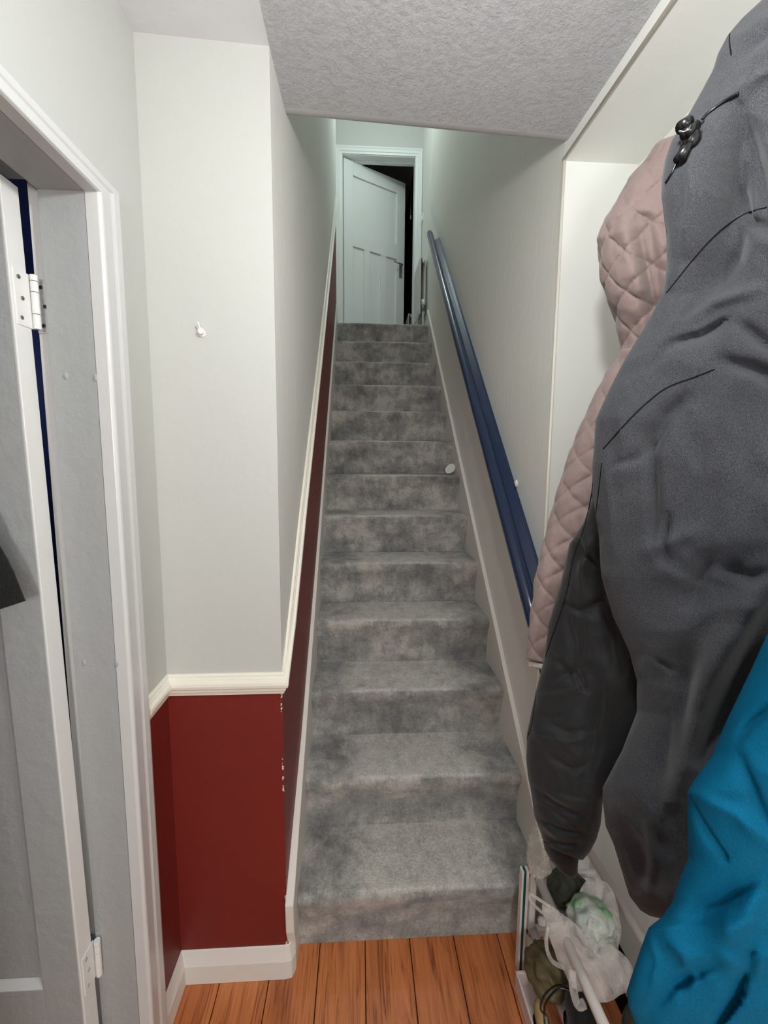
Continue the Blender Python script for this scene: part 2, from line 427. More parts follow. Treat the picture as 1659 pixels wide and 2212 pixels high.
# door frame: lining + architrave
d2 = thing('door_2', 'white four panel door standing ajar at the head of the stairs', 'door', (OX0, YD, ZL)); d2['kind'] = ST
w = MB()
w.box(OX0 - .03, OX0, YD - .003, YD + .11, ZL, OZ + .03); w.box(OX1, OX1 + .03, YD - .003, YD + .11, ZL, OZ + .03); w.box(OX0, OX1, YD - .003, YD + .11, OZ, OZ + .03)
w.box(OX0, OX0 + .012, YD + .07, YD + .11, ZL, OZ); w.box(OX0, OX1, YD + .07, YD + .11, OZ - .012, OZ)
w.build('door_lining', 'door_white', d2, bevel=.002)
aprof = [(0, 0), (.014, .002), (.016, .02), (.022, .026), (.022, .05), (.027, .058), (.027, .070), (0, .072)]
def architrave(x0, x1, z0, z1, y, name, mat, parent, prof=aprof, wall_dir=-1):
    w = MB(); n = Vector((0, wall_dir, 0))
    k = 1 / math.sqrt(2) * math.sqrt(2)
    path = [((x0, y, z0), n, (-1, 0, 0)), ((x0, y, z1), n, (-1, 0, 1)), ((x1, y, z1), n, (1, 0, 1)), ((x1, y, z0), n, (1, 0, 0))]
    w.sweep(path, prof); return w.build(name, mat, parent, bevel=.001, seg=1)
architrave(OX0 - .004, OX1 + .004, ZL, OZ + .004, YD - .0005, 'architrave', 'door_white', d2)
# leaf
HX, HY = OX0 + .013, YD + .02
ang = math.atan2(.356, .679); LW, LH, LT = .765, OZ - ZL - .02, .04
ux, uy = math.cos(ang), math.sin(ang)
def leafpt(a, t, z): return (HX + ux * a - uy * t, HY + uy * a + ux * t, ZL + .01 + z)
def leaf_box(w, a0, a1, t0, t1, z0, z1):
    vs = [leafpt(a, t, z) for z in (z0, z1) for t in (t0, t1) for a in (a0, a1)]
    w.add(vs, [(0, 2, 3, 1), (4, 5, 7, 6), (0, 1, 5, 4), (2, 6, 7, 3), (0, 4, 6, 2), (1, 3, 7, 5)])
w = MB(); st = .105
z_mid, z_mt, z_tp = 1.12, 1.28, LH - .135
leaf_box(w, 0, st, 0, LT, 0, LH); leaf_box(w, LW - st, LW, 0, LT, 0, LH)
leaf_box(w, st, LW - st, 0, LT, 0, .2); leaf_box(w, st, LW - st, 0, LT, z_mid, z_mt); leaf_box(w, st, LW - st, 0, LT, z_tp, LH)
pw = (LW - 2 * st - 2 * .075) / 3
for i in (1, 2): leaf_box(w, st + pw * i + .075 * (i - 1), st + pw * i + .075 * i, 0, LT, .2, z_mid)
leaf = w.build('door_leaf', 'door_white', d2, bevel=.002)
w = MB()
for i in range(3):
    a = st + i * (pw + .075); leaf_box(w, a - .004, a + pw + .004, .017, LT - .012, .196, z_mid + .004)
leaf_box(w, st - .004, LW - st + .004, .017, LT - .012, z_mt - .004, z_tp + .004)
w.build('door_panel', 'door_white', d2)
w = MB()
leaf_box(w, LW - .075, LW - .035, -.006, 0, .93, 1.08)
h = w.build('door_handle', 'satin_metal', d2, bevel=.003)
w = MB(); w.tube([leafpt(LW - .055, -.004, 1.055), leafpt(LW - .055, -.045, 1.055), leafpt(LW - .065, -.052, 1.056), leafpt(LW - .17, -.05, 1.062)], .0085, 10)
w.build('handle_lever', 'satin_metal', d2, smooth=True)
# things on the landing
sw = thing('light_switch', 'small white light switch on the right landing wall beside the far door', 'light switch', (.651, 4.36, 3.95))
MB().box(.641, .6505, 4.33, 4.41, 3.91, 3.99).build('switch_plate', 'plastic_white', sw, bevel=.002)
MB().box(.633, .641, 4.362, 4.378, 3.93, 3.965).build('rocker', 'plastic_white', sw, bevel=.001)
def radiator(name, label, x_wall, y0, y1, z0, z1, depth=.075):
    t = thing(name, label, 'radiator', (x_wall, y0, ZL))
    for xa in (x_wall - depth, x_wall - .03):
        w = MB(); n = 8
        w.box(xa, xa + .012, y0, y1, z0, z1)
        for k in range(n):
            yy = y0 + (y1 - y0) * (k + .5) / n; w.box(xa - .004, xa, yy - .012, yy + .012, z0 + .03, z1 - .03)
        w.build('panel', 'gloss_white', t, bevel=.003)
    MB().box(x_wall - depth + .012, x_wall - .03, y0 + .01, y1 - .01, z1 - .012, z1 - .002).build('top_grille', 'gloss_white', t)
    w = MB(); c = (x_wall - .04, y0 - .02)
    w.tube([(c[0], c[1], ZL + .001), (c[0], c[1], z0 + .06)], .0075, 8); w.build('pipe', 'gloss_white', t, smooth=True)
    w = MB(); w.tube([(c[0], c[1], z0 + .02), (c[0], c[1], z0 + .07)], .016, 10); w.tube([(c[0], c[1], z0 + .045), (c[0], y0 + .01, z0 + .045)], .009, 8); w.build('valve', 'steel_dark', t, smooth=True)
    w = MB(); w.tube([(c[0], c[1], z0 + .07), (c[0], c[1], z0 + .12)], .017, 12); w.build('valve_cap', 'plastic_white', t, smooth=True)
    w = MB(); w.tube([(c[0], y0 + .01, z1 - .045), (c[0], y0 - .02, z1 - .045)], .012, 10); w.ball((c[0], y0 - .022, z1 - .045), .016); w.build('bleed_valve', 'plastic_white', t, smooth=True)
    w = MB(); w.box(x_wall - .03, x_wall - .0005, y0 + .06, y0 + .08, z0 + .1, z1 - .1); w.build('bracket', 'gloss_white', t)
    MB().box(x_wall - .03, x_wall - .0005, y1 - .08, y1 - .06, z0 + .1, z1 - .1).build('bracket', 'gloss_white', t)
    return t
radiator('radiator', 'white double panel radiator on the right landing wall, seen end on', .651, 4.0, 4.38, ZL + .28, ZL + .80)
radiator('radiator', 'white radiator in the dark room behind the ajar door', .66, 5.0, 5.6, ZL + .2, ZL + .62)
pc = thing('pull_cord', 'white bathroom light pull cord in the dark gap beside the ajar door', 'pull cord', (.56, 5.1, ZT))
top = at(887, 380, 5.1); bot = at(887, 468, 5.1); top.z = ZT; top.x = bot.x
w = MB(); w.tube([top, bot], .0016, 6); w.build('cord', 'plastic_white', pc)
w = MB(); w.tube([bot + Vector((0, 0, .02)), bot, bot - Vector((0, 0, .03))], [.003, .007, .011], 10); w.build('bell', 'plastic_white', pc, smooth=True)

# ------------------------------------------------------------------ staircase
stair = thing('staircase', 'straight steep staircase in worn grey carpet between white stringers', 'staircase', (.2, Y1, 0))
def step_mesh(k):
    y0 = Y1 + (k - 1) * G; z0 = (k - 1) * R; z1 = k * R
    yb = y0 + (G if k < 13 else YE - y0)
    n = y0 - OV; r = .02
    prof = [(y0 + .001, z0), (y0 - .001, z0 + .05), (y0 - .006, z0 + .10), (y0 - .016, z1 - .06), (n + .003, z1 - .038)]
    for i in range(7):
        a = PI * (1.0 - .5 * i / 6) ; prof.append((n + r + r * math.cos(a), z1 - r - .0 + r * math.sin(a)))
    prof += [(n + .06, z1 - .001), (n + .12, z1 - .002), (yb + .002, z1 - .001), (yb + .002, z1 - .12), (yb + .002, z0 - .0)]
    N = 48; w = MB(); vs = []; m = len(prof)
    for i in range(N + 1):
        x = XL + (XR - XL) * i / N
        e = min(i, N - i) / 3.0; pinch = 0 if e >= 1 else .003 * (1 - e)
        for j, (yy, zz) in enumerate(prof):
            d = noise.noise(Vector((x * 5, zz * 6, k * 3.1))) * .0035 + noise.noise(Vector((x * 16, zz * 20 + yy * 20, k))) * .0012
            fr = 1 if 1 <= j <= 13 else 0
            vs.append((x, yy + (d + pinch) * fr, zz + (d * .7 - pinch * .5) * (1 if 5 <= j <= 13 else 0)))
    fs = [(i * m + j, i * m + (j + 1) % m, (i + 1) * m + (j + 1) % m, (i + 1) * m + j) for i in range(N) for j in range(m)]
    fs += [tuple(range(m)), tuple(N * m + j for j in range(m - 1, -1, -1))]
    w.add(vs, fs); return w
for k in range(1, 14):
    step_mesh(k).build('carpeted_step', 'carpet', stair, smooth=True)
for o in list(COL.objects):
    if o.name.startswith('carpeted_step'):
        mod = o.modifiers.new('edge', 'EDGE_SPLIT'); mod.split_angle = 1.1
# stringers
def stringer(x0, x1, h, ys_, ye, lead, mat):
    s0 = R / G
    top = [(y, nl(y) + h) for y in (ys_, ye)]
    poly = lead + top + [(ye, nl(ye) - .42)]
    poly += [(Y1 + .35, 0)] if False else [(1.45, .02), (1.45, 0)]
    w = MB(); w.prism(poly, 'x', x0, x1); return w
lead = [(1.062, 0), (1.048, .02), (1.03, .10), (1.012, .15), (1.005, nl(1.005) + .105)]
w = stringer(-.208, XL, .098, 1.03, 3.50, lead, 'gloss_white')
w.build('stringer', 'pink_white', stair, bevel=.003)
w = stringer(XR, WR - .0005, .052, 1.06, 3.52, [(1.062, 0), (1.05, .1), (1.04, nl(1.04) + .05)], 'pink_white')
w.build('stringer', 'pink_white', stair, bevel=.002)
w = MB()
w.box(-.262 + .0005, -.25, YE, YD - .03, ZL, ZL + .10); w.box(.64, .6505, YE, YD - .03, ZL, ZL + .10)
w.build('baseboard_landing', 'pink_white', kind=ST, bevel=.003)

# ------------------------------------------------------------------ skirting on the return wall
sp = [(0, 0), (.013, 0), (.013, .058), (.011, .064), (.006, .082), (.003, .094), (0, .097)]
sp = [(a * 1.15, b) for a, b in sp]
w = MB()
w.sweep([((WL, .905, 0), (1, 0, 0), (0, 0, 1)), ((WL, YW, 0), (1, -1, 0), (0, 0, 1)), ((-.213, YW, 0), (0, -1, 0), (0, 0, 1)),
         ((-.204, YW + .002, 0), (.75, -.95, 0), (0, 0, 1)), ((-.1985, YW + .012, 0), (1.0, -.3, 0), (0, 0, 1)), ((-.198, YW + .05, 0), (1, 0, 0), (0, 0, 1))], sp)
w.build('baseboard_return', 'pink_white', kind=ST, bevel=.002)

# ------------------------------------------------------------------ dado rail
dp = [(0, -.030), (.006, -.030), (.008, -.022), (.012, -.018), (.012, -.012), (.019, -.006), (.021, .002), (.020, .010), (.012, .014), (.012, .018), (.009, .021), (.009, .026), (.005, .030), (0, .030)]
def dado_path():
    P = [((WL, .905, .902), Vector((1, 0, 0)), Vector((0, 0, 1))), ((WL, YW, .902), Vector((1, -1, 0)), Vector((0, 0, 1)))]
    P.append(((-.207, YW, .902), Vector((1, -1, 0)), Vector((0, 0, 1)) + Vector((0, -.42, 0)) * 0))
    pts = dado_pts[1:]
    for i, (y, z) in enumerate(pts):
        a = dado_pts[i]; b = pts[i + 1] if i + 1 < len(pts) else pts[i]
        t = Vector((0, b[0] - a[0], b[1] - a[1])).normalized(); up = Vector((0, -t.z, t.y))
        P.append(((wx(y), y, z), Vector((1, 0, 0)), up))
    return P
w = MB(); w.sweep(dado_path(), dp)
w.build('trim_3', 'cream_gloss', kind=ST, bevel=.0008, seg=1)

# ------------------------------------------------------------------ handrail
hr = thing('handrail', 'glossy navy blue wooden handrail climbing the right stair wall', 'handrail', (WR, 1.0, 1.0))
def rail_line(y): return 1.045 + 1.050 * (y - 1.165)
def rl(y, dx, dzz): return (WR - dx, y, rail_line(y) + dzz)
w = MB(); w.tube([rl(.98, .060, 0), rl(1.2, .060, 0), rl(2.2, .060, .0), rl(3.17, .060, .012), rl(3.20, .060, .012)], [.023, .023, .023, .023, .019], 20)
w.build('rail', 'navy_gloss', hr, smooth=True)
w = MB()
bp = [(0, -.016), (.020, -.018), (.044, -.014), (.044, .002), (.022, .014), (.010, .020), (0, .022)]
w.sweep([((WR, y, rail_line(y)), (-1, 0, 0), (0, -.7, .7)) for y in (.98, 1.8, 2.6, 3.12)], bp)
w.build('batten', 'navy_gloss', hr, bevel=.002)
w = MB(); hp = Vector(rl(1.46, .0, .045)); w.ball(hp + Vector((-.004, 0, .01)), (.006, .008, .014)); w.ball(hp + Vector((-.003, .012, .012)), (.004, .008, .007)); w.build('filler_blob', 'cream_gloss', hr, smooth=True)

# ------------------------------------------------------------------ hall door (left): frame and open leaf
JY, JX = .815, -.483
d1 = thing('door_1', 'white panel door standing open in the left hall wall', 'door', (-.6, .8, 0)); d1['kind'] = ST
w = MB()
w.box(-.590, WL + .002, JY, JY + .03, 0, 2.02)                    # lining to the stop
w.box(-.619, -.590, JY + .016, JY + .03, 0, 2.02, 1)                 # rebate
w.box(-.590, WL + .002, -.0, .03, 0, 2.02)
w.box(-.590, WL + .002, .03, JY, 1.99, 2.02); w.box(-.640, -.590, .03, JY, 2.006, 2.02)
def blob(x, z, r): w.ball((x, JY, z), (r, .0022, r * 1.5))
for px_, py_ in ((142, 812), (206, 816), (182, 1432), (251, 1434)):
    p = at(px_, py_, JY); blob(p.x, p.z, .0048)
w.build('door_lining', ['jamb_shaded', 'leaf_edge_lit'], d1, bevel=.0015)
# architrave around the opening: bead near the opening, flat outer board
ap = [(0, 0), (.0245, .0), (.029, .004), (.0295, .010), (.026, .015), (.019, .017), (.019, .050), (.022, .056), (.0225, .074), (.019, .084), (0, .088)]
w = MB(); n = Vector((1, 0, 0))
w.sweep([((WL, JY, 0), n, (0, 1, 0)), ((WL, JY, 1.99), n, (0, 1, .56)), ((WL, .03, 1.99), n, (0, -1, .56)), ((WL, .03, 0), n, (0, -1, 0))], ap)
w.build('architrave', 'gloss_white', d1, bevel=.001, seg=1)
# leaf opened square into the side room, hanging slightly out of plumb
def plumb(w):
    w.v = [(x - .0149 * z + .0215, y, z) for x, y, z in w.v]; return w
w = MB()
X1 = -.606; YF, YB = .765, .803
Lw, Lh = .76, 1.985
sx0, sx1 = X1 - Lw, X1
w.box(sx1 - .08, sx1 - .004, YF, YB, .01, Lh); w.box(sx1 - .0045, sx1, YF, YB, .01, Lh, 1); w.box(sx0, sx0 + .105, YF, YB, .01, Lh)
pB = [.375, 1.25, 1.38, 1.87]
for a, b in ((.01, pB[0]), (pB[1], pB[2]), (pB[3], Lh)): w.box(sx0 + .105, sx1 - .08, YF, YB, a, b)
lf = plumb(w).build('door_leaf', ['jamb_shaded', 'leaf_edge_lit'], d1, bevel=.0012)
w = MB()
for a, b in ((pB[0], pB[1]), (pB[2], pB[3])): w.box(sx0 + .10, sx1 - .075, YF + .013, YB - .013, a - .005, b + .005)
plumb(w).build('door_panel', 'jamb_shaded', d1)
w = MB()
for a, b in ((pB[0], pB[1]), (pB[2], pB[3])):
    xa, xb = sx0 + .105, sx1 - .08
    for (q0, q1, q2, q3) in ((( xa, a), (xb, a), (xb - .014, a + .014), (xa + .014, a + .014)), ((xb, a), (xb, b), (xb - .014, b - .014), (xb - .014, a + .014)), ((xb, b), (xa, b), (xa + .014, b - .014), (xb - .014, b - .014))):
        w.add([(q[0], YF + (.001 if i < 2 else .0125), q[1]) for i, q in enumerate((q0, q1, q2, q3))], [(0, 1, 2, 3)])
plumb(w).build('panel_moulding', 'gloss_white', d1)
def hinge(zc, h=.098, painted=False):
    w = MB()
    w.box(-.6065, -.6045, YF + .006, YB + .004, zc - h / 2, zc + h / 2)            # leaf on the door edge
    w.box(-.618, -.594, JY + .0125, JY + .0165, zc - h / 2, zc + h / 2)           # leaf on the frame
    w.v = [(x - (.0149 * z - .0215 if x < -.604 and y < YB + .006 else 0), y, z) for x, y, z in w.v]
    hg = w.build('hinge', 'leaf_edge_lit', d1, bevel=.0008)
    w = MB(); kx, ky = -.5845 - .0149 * zc + .0085, YB + .004
    zs = [-.5, -.22, .18, .38, .5]
    for a, b in zip(zs, zs[1:]): w.tube([(kx, ky, zc + h * a + .0008), (kx, ky, zc + h * b - .0008)], .0062, 12)
    k = w.build('knuckle', 'leaf_edge_lit', hg, smooth=False)
    for dz_ in (-.36, 0, .36):
        MB().disc((-.6045 - .0149 * zc + .0215, YF + .016 + (.005 if dz_ == 0 else 0), zc + h * dz_), (1, 0, 0), .0036, .0016, 14).build('screw', 'steel_dark' if not painted else 'jamb_shaded', hg)
        MB().disc((-.606 + (.005 if dz_ == 0 else 0), JY + .0125, zc + h * dz_), (0, -1, 0), .0036, .0014, 14).build('screw', 'steel_dark' if not painted else 'jamb_shaded', hg)
    return hg
zh = at(75, 655, .81).z; zh2 = at(200, 2065, .81).z
hinge(zh); hinge(zh2, .09, True)

# black coat hanging on the open door
def crn(vals, t):
    # catmull-rom over list of tuples, t in 0..len-1
    i = int(min(max(math.floor(t), 0), len(vals) - 2)); u = t - i
    p = [vals[max(i - 1, 0)], vals[i], vals[i + 1], vals[min(i + 2, len(vals) - 1)]]
    out = []
    for a, b, c, d in zip(*p):
        out.append(.5 * (2 * b + (c - a) * u + (2 * a - 5 * b + 4 * c - d) * u * u + (3 * b - a - 3 * c + d) * u ** 3))
    return out
def lint(vals, row, k):
    for a, b in zip(vals, vals[1:]):
        if row <= b[0]: return a[k] + (b[k] - a[k]) * (row - a[0]) / (b[0] - a[0])
    return vals[-1][k]
def ridged(p, f=1):
    return 1 - abs(noise.noise(p * f)) * 2
def fold_fn(seed, amp, diag=0, freq=9):
    def fn(p, nrm, s, t):
        q = Vector((p.x * freq + p.z * diag + seed, p.y * freq, p.z * freq * .38 - p.x * diag))
        q2 = Vector((p.x * freq * 1.9 + seed * 2, p.y * freq * 1.9 + 3, p.z * freq * 1.5))
        warp = noise.noise(q2 * .5) * .9
        a = noise.noise(q + Vector((warp, warp, 0)))
        b = ridged(Vector((q.x * 1.1 + warp, q.y * 1.1, q.z * 1.7 + warp)) + Vector((7, 1, seed)))
        c = ridged(q2 + Vector((warp * 1.5, 0, warp)))
        return amp * (a * 1.1 + (b - .6) * .55 + (c - .6) * .42)
    return fn
def proj(p):
    x, y, z = p[0], p[1], p[2] - CZ
    X = x * math.cos(CY) - y * math.sin(CY); Y = x * math.sin(CY) + y * math.cos(CY)
    D = Y * math.cos(CP) - z * math.sin(CP); U = Y * math.sin(CP) + z * math.cos(CP)
    u, v = X / D * CF, -U / D * CF
    return PX + u * math.cos(CR) - v * math.sin(CR), PY + u * math.sin(CR) + v * math.cos(CR)
def fold_line(pts, wd, dep, skew=0):
    """a cloth valley (dep > 0) or ridge (dep < 0) running along a polyline measured on the garment; skew makes one flank steep"""
    x0 = min(p[0] for p in pts) - 3 * wd; x1 = max(p[0] for p in pts) + 3 * wd; y0 = min(p[1] for p in pts) - 3 * wd; y1 = max(p[1] for p in pts) + 3 * wd
    seg = list(zip(pts, pts[1:])); n = len(seg)
    def g(p):
        a, b = proj(p)
        if not (x0 < a < x1 and y0 < b < y1): return 0
        best = None
        for i, (q0, q1) in enumerate(seg):
            dx, dy = q1[0] - q0[0], q1[1] - q0[1]; L2 = dx * dx + dy * dy
            t = min(1, max(0, ((a - q0[0]) * dx + (b - q0[1]) * dy) / L2))
            ex_, ey_ = a - q0[0] - t * dx, b - q0[1] - t * dy
            dd_ = math.hypot(ex_, ey_); sd = (dx * ey_ - dy * ex_) / math.sqrt(L2)
            if best is None or dd_ < best[0]: best = (dd_, sd, (i + t) / n)
        dd_, sd, t = best
        w_ = wd * (1 + skew * (1 if sd > 0 else -1))
        return dep * math.sin(PI * (.08 + .84 * t)) ** .7 * math.exp(-(dd_ / max(w_, 1.5)) ** 2)
    return g
def crease(a, b, wdt, dep):
    a = Vector(a); b = Vector(b); d = b - a; L2 = d.length_squared
    def g(p):
        t = (p - a).dot(d) / L2; t = min(1, max(0, t)); dist = (p - (a + d * t)).length
        e = math.sin(PI * (.06 + .88 * t)); return dep * e * math.exp(-(dist / wdt) ** 2)
    return g
def loft(rows, nseg, nring, ymap, ry, fold, creases=(), lrows=None, rrows=None, cap=True, sq=2.4, yR=None, att=.92):
    """cloth volume of nseg rings; each ring spans the measured left and right edge at its height, with real depth 2*ry"""
    w = MB(); vs = []; r0, r1 = rows; tl = 0; prev = None
    for i in range(nseg + 1):
        t = i / nseg; row = r0 + (r1 - r0) * t
        L, Rr = lint(lrows, row, 1), lint(rrows, row, 1)
        yc = ymap(t); dpt = ry(t)
        a = at(L, row, yc); b = at(Rr, row, yR(t) if yR else yc); c = (a + b) / 2
        v = Vector((c.x, c.y, 0)).normalized(); ex = Vector((v.y, -v.x, 0))
        if yR: ex = (b - a).normalized()
        v = (c - Vector((0, 0, CZ))); v.normalize()
        hw = (b - a).length / 2 if yR else abs((b - a).dot(ex)) / 2
        endt = min(1, math.sqrt(max(0, 1 - max(0, 1 - i / 3.0) ** 2)) + .15) * (min(1, math.sqrt(max(0, 1 - max(0, 1 - (nseg - i) / 2.0) ** 2)) + .55))
        if prev is not None: tl += (c - prev).length
        prev = c
        for k in range(nring):
            th = 2 * PI * k / nring; cs, sn = math.cos(th), math.sin(th)
            ux_ = math.copysign(abs(cs) ** (2 / sq), cs); uy_ = math.copysign(abs(sn) ** (2 / sq), sn)
            p = c + ex * ux_ * hw * endt + v * uy_ * dpt * endt
            nr = (ex * cs / max(hw, .01) + v * sn / max(dpt, .01)).normalized()
            thf = (th - 1.5 * PI + PI) % (2 * PI) - PI
            d = fold(p, nr, thf * (hw + dpt) * .5, tl)
            if sn < .15:
                for g in creases: d -= g(p)
            side = abs(cs) ** 2.2
            vs.append(p + nr * d * (1 - att * side))
    m = nring
    fs = [(i * m + k, i * m + (k + 1) % m, (i + 1) * m + (k + 1) % m, (i + 1) * m + k) for i in range(nseg) for k in range(m)]
    if cap: fs += [tuple(range(m - 1, -1, -1)), tuple(nseg * m + k for k in range(m))]
    w.add(vs, fs); return w
def line_on(obj, pix, r, name, mat, parent, lift=.0, n=40):
    """thin seam or cord following the cloth surface"""
    dg = bpy.context.evaluated_depsgraph_get()
    bm = bmesh.new(); bm.from_mesh(obj.data); bm.transform(Matrix.Translation(parent.location if obj.parent else Vector((0, 0, 0))))
    bv = BVHTree.FromBMesh(bm); pts = []
    for i in range(n + 1):
        q = crn(pix, (len(pix) - 1) * i / n); d = ray(*q).normalized()
        h = bv.ray_cast(Vector((0, 0, CZ)), d)
        if h[0] is not None: pts.append(h[0] - d * lift)
    bm.free()
    if len(pts) < 3: return None
    w = MB(); w.tube(pts, r, 6); return w.build(name, mat, parent, smooth=True)

# ---- mauve quilted coat (furthest)
pk = thing('quilted_coat', 'mauve pink quilted coat with hood, hanging furthest back behind the grey jacket', 'coat', (.62, .86, 1.0))
pkL = [(290, 1436), (300, 1426), (333, 1394), (358, 1365), (405, 1338), (441, 1309), (484, 1291), (542, 1296), (589, 1301), (633, 1316), (669, 1331), (709, 1341), (735, 1346), (770, 1336), (800, 1312), (841, 1292), (881, 1272), (934, 1249), (1003, 1223), (1085, 1199), (1178, 1174), (1260, 1158), (1370, 1144), (1437, 1138), (1450, 1139)]
def quilt(seed, amp, cell):
    ff = fold_fn(seed, .0035, .5, 14)
    def fn(p, nr, s, t):
        a = (s * 1.05 + t) / cell; b = (s * 1.05 - t) / cell
        q = (abs(math.sin(PI * a)) * abs(math.sin(PI * b)))
        pk_ = amp * (q ** .21)
        pucker = noise.noise(Vector((p.x * 70, p.y * 70, p.z * 45))) * .0035 * (1 - q * .6)
        return pk_ + pucker + ff(p, nr, s, t)
    return fn
cr = [fold_line([(1378, 480), (1390, 560), (1415, 660), (1432, 720)], 16, .030, -.3), fold_line([(1400, 470), (1420, 580), (1430, 640)], 9, .014), fold_line([(1395, 640), (1405, 690), (1415, 730)], 10, .016), fold_line([(1350, 430), (1365, 520), (1380, 620)], 22, -.010)]
w = loft((296, 800), 150, 260, lambda t: .88 - .02 * t, lambda t: .05 + .05 * math.sin(PI * min(1, t * .9 + .15)), quilt(3, .015, .088), cr, pkL, [(290, 1452), (330, 1500), (500, 1530), (800, 1470)], sq=2.2, att=.5)
w.build('hood', 'mauve_quilt', pk, smooth=True)
w = loft((745, 1436), 210, 220, lambda t: .86 - .015 * t, lambda t: .05 - .012 * t, quilt(9, .0105, .074), (), pkL, [(745, 1440), (880, 1400), (1085, 1330), (1260, 1262), (1437, 1228)], sq=2.2, att=.5)
w.build('sleeve', 'mauve_quilt', pk, smooth=True)
w = loft((1434, 1450), 8, 120, lambda t: .845, lambda t: .041, lambda p, n_, s, t: .0025 + .001 * math.sin(s * 400), (), pkL, [(1434, 1231), (1452, 1231)])
w.build('cuff_trim', 'white_piping', pk, smooth=True)
w = loft((820, 1330), 90, 160, lambda t: .93, lambda t: .035, quilt(5, .008, .074), (), [(820, 1330), (1330, 1225)], [(820, 1560), (1330, 1480)])
w.build('body', 'mauve_quilt', pk, smooth=True)

# ---- grey jacket
gj = thing('hooded_jacket', 'heather grey waterproof jacket with hood and black sleeve, hanging in front of the mauve coat', 'jacket', (.5, .58, .8))
bL = [(-90, 1750), (-40, 1688), (0, 1646), (36, 1608), (76, 1573), (116, 1552), (152, 1541), (195, 1518), (235, 1496), (307, 1451), (345, 1438), (380, 1432), (420, 1430), (506, 1440), (564, 1443), (633, 1434), (705, 1397), (777, 1354), (841, 1320), (902, 1293), (1003, 1284), (1085, 1287), (1158, 1297), (1247, 1303), (1329, 1326), (1410, 1362), (1470, 1378), (1540, 1376), (1620, 1345), (1700, 1303), (1734, 1303), (1785, 1309), (1825, 1326), (1886, 1345), (1936, 1360), (1967, 1384), (1985, 1415)]
bR = [(-90, 1900), (0, 1990), (300, 2020), (900, 2000), (1350, 1900), (1560, 1750), (1750, 1610), (1985, 1500)]
J = .56
def g(px0, py0, px1, py1, w_, d_, y=None):
    Y = lambda p: .56 - .09 * min(1, max(0, (p - 1350) / 250))
    return crease(at(px0, py0, Y(px0)), at(px1, py1, Y(px1)), w_ * 1.15, d_ * 1.5)
gcr = [fold_line([(1590, 240), (1560, 330), (1548, 430), (1520, 540), (1485, 630)], 52, .046, -.5), fold_line([(1600, 500), (1570, 560), (1520, 600), (1470, 640)], 30, .016), fold_line([(1488, 330), (1492, 420), (1482, 540)], 16, -.010),
       fold_line([(1670, 55), (1610, 95), (1585, 125)], 17, .016), fold_line([(1600, 190), (1640, 160), (1670, 150)], 12, -.008), fold_line([(1600, 300), (1640, 380), (1655, 470)], 22, .016), fold_line([(1560, 420), (1610, 480), (1670, 500)], 16, .014),
       fold_line([(1440, 738), (1500, 722), (1560, 690)], 11, .015, .5), fold_line([(1460, 700), (1540, 650), (1640, 625)], 14, -.010), fold_line([(1400, 800), (1420, 760), (1480, 720)], 9, .008),
       fold_line([(1390, 940), (1396, 1000), (1402, 1080), (1404, 1160)], 13, .018, -.6), fold_line([(1470, 860), (1430, 900), (1400, 960)], 18, .018), fold_line([(1330, 1005), (1370, 990), (1400, 960)], 9, .008),
       fold_line([(1440, 1110), (1438, 1160), (1430, 1220)], 7, .012), fold_line([(1400, 1190), (1440, 1175), (1500, 1150)], 16, -.008), fold_line([(1530, 1190), (1510, 1240), (1490, 1300)], 20, .014), fold_line([(1570, 1220), (1620, 1250), (1660, 1235)], 14, .012),
       fold_line([(1412, 1422), (1440, 1438), (1455, 1450)], 7, .008), fold_line([(1450, 1450), (1468, 1500), (1466, 1560), (1450, 1640)], 16, -.012), fold_line([(1500, 1440), (1480, 1520), (1440, 1650), (1420, 1720)], 26, .020),
       fold_line([(1680, 1210), (1600, 1350), (1530, 1490), (1490, 1620), (1450, 1720)], 38, -.030, .3), fold_line([(1640, 1350), (1580, 1500), (1510, 1640)], 20, .014), fold_line([(1330, 1790), (1370, 1830), (1400, 1900)], 22, .014), fold_line([(1400, 1780), (1410, 1850), (1400, 1930)], 14, -.010),
       fold_line([(1345, 900), (1350, 960), (1335, 1040)], 12, -.006), fold_line([(1560, 780), (1640, 800), (1680, 830)], 16, .012), fold_line([(1600, 700), (1650, 740), (1680, 760)], 14, .010), fold_line([(1305, 960), (1320, 1080), (1330, 1200)], 10, -.006)]
gcr = [(lambda p, q=q: 1.55 * q(p)) for q in gcr]
gfold = fold_fn(11, .014, 2.2, 9)
w = loft((-90, 1985), 330, 240, lambda t: .655 - .015 * t, lambda t: .105 - .03 * t, gfold, gcr, bL, bR, sq=2.3, yR=lambda t: .50)
body = w.build('body', 'heather_grey', gj, smooth=True)
sL = [(850, 1318), (902, 1284), (1003, 1277), (1085, 1274), (1138, 1255), (1186, 1223), (1280, 1202), (1370, 1174), (1451, 1165), (1532, 1146), (1614, 1131), (1665, 1131), (1700, 1135), (1744, 1144), (1791, 1151), (1825, 1167), (1845, 1176)]
sR = [(850, 1420), (1247, 1440), (1410, 1440), (1512, 1412), (1600, 1356), (1660, 1318), (1700, 1300), (1754, 1296), (1785, 1288), (1818, 1274), (1845, 1256)]
def gs(px0, py0, px1, py1, w_, d_): return crease(at(px0, py0, .655), at(px1, py1, .655), w_ * 1.2, d_ * 1.5)
def fl(*a, w=7, d=.008, k=.3): return fold_line(list(a), w, d, k)
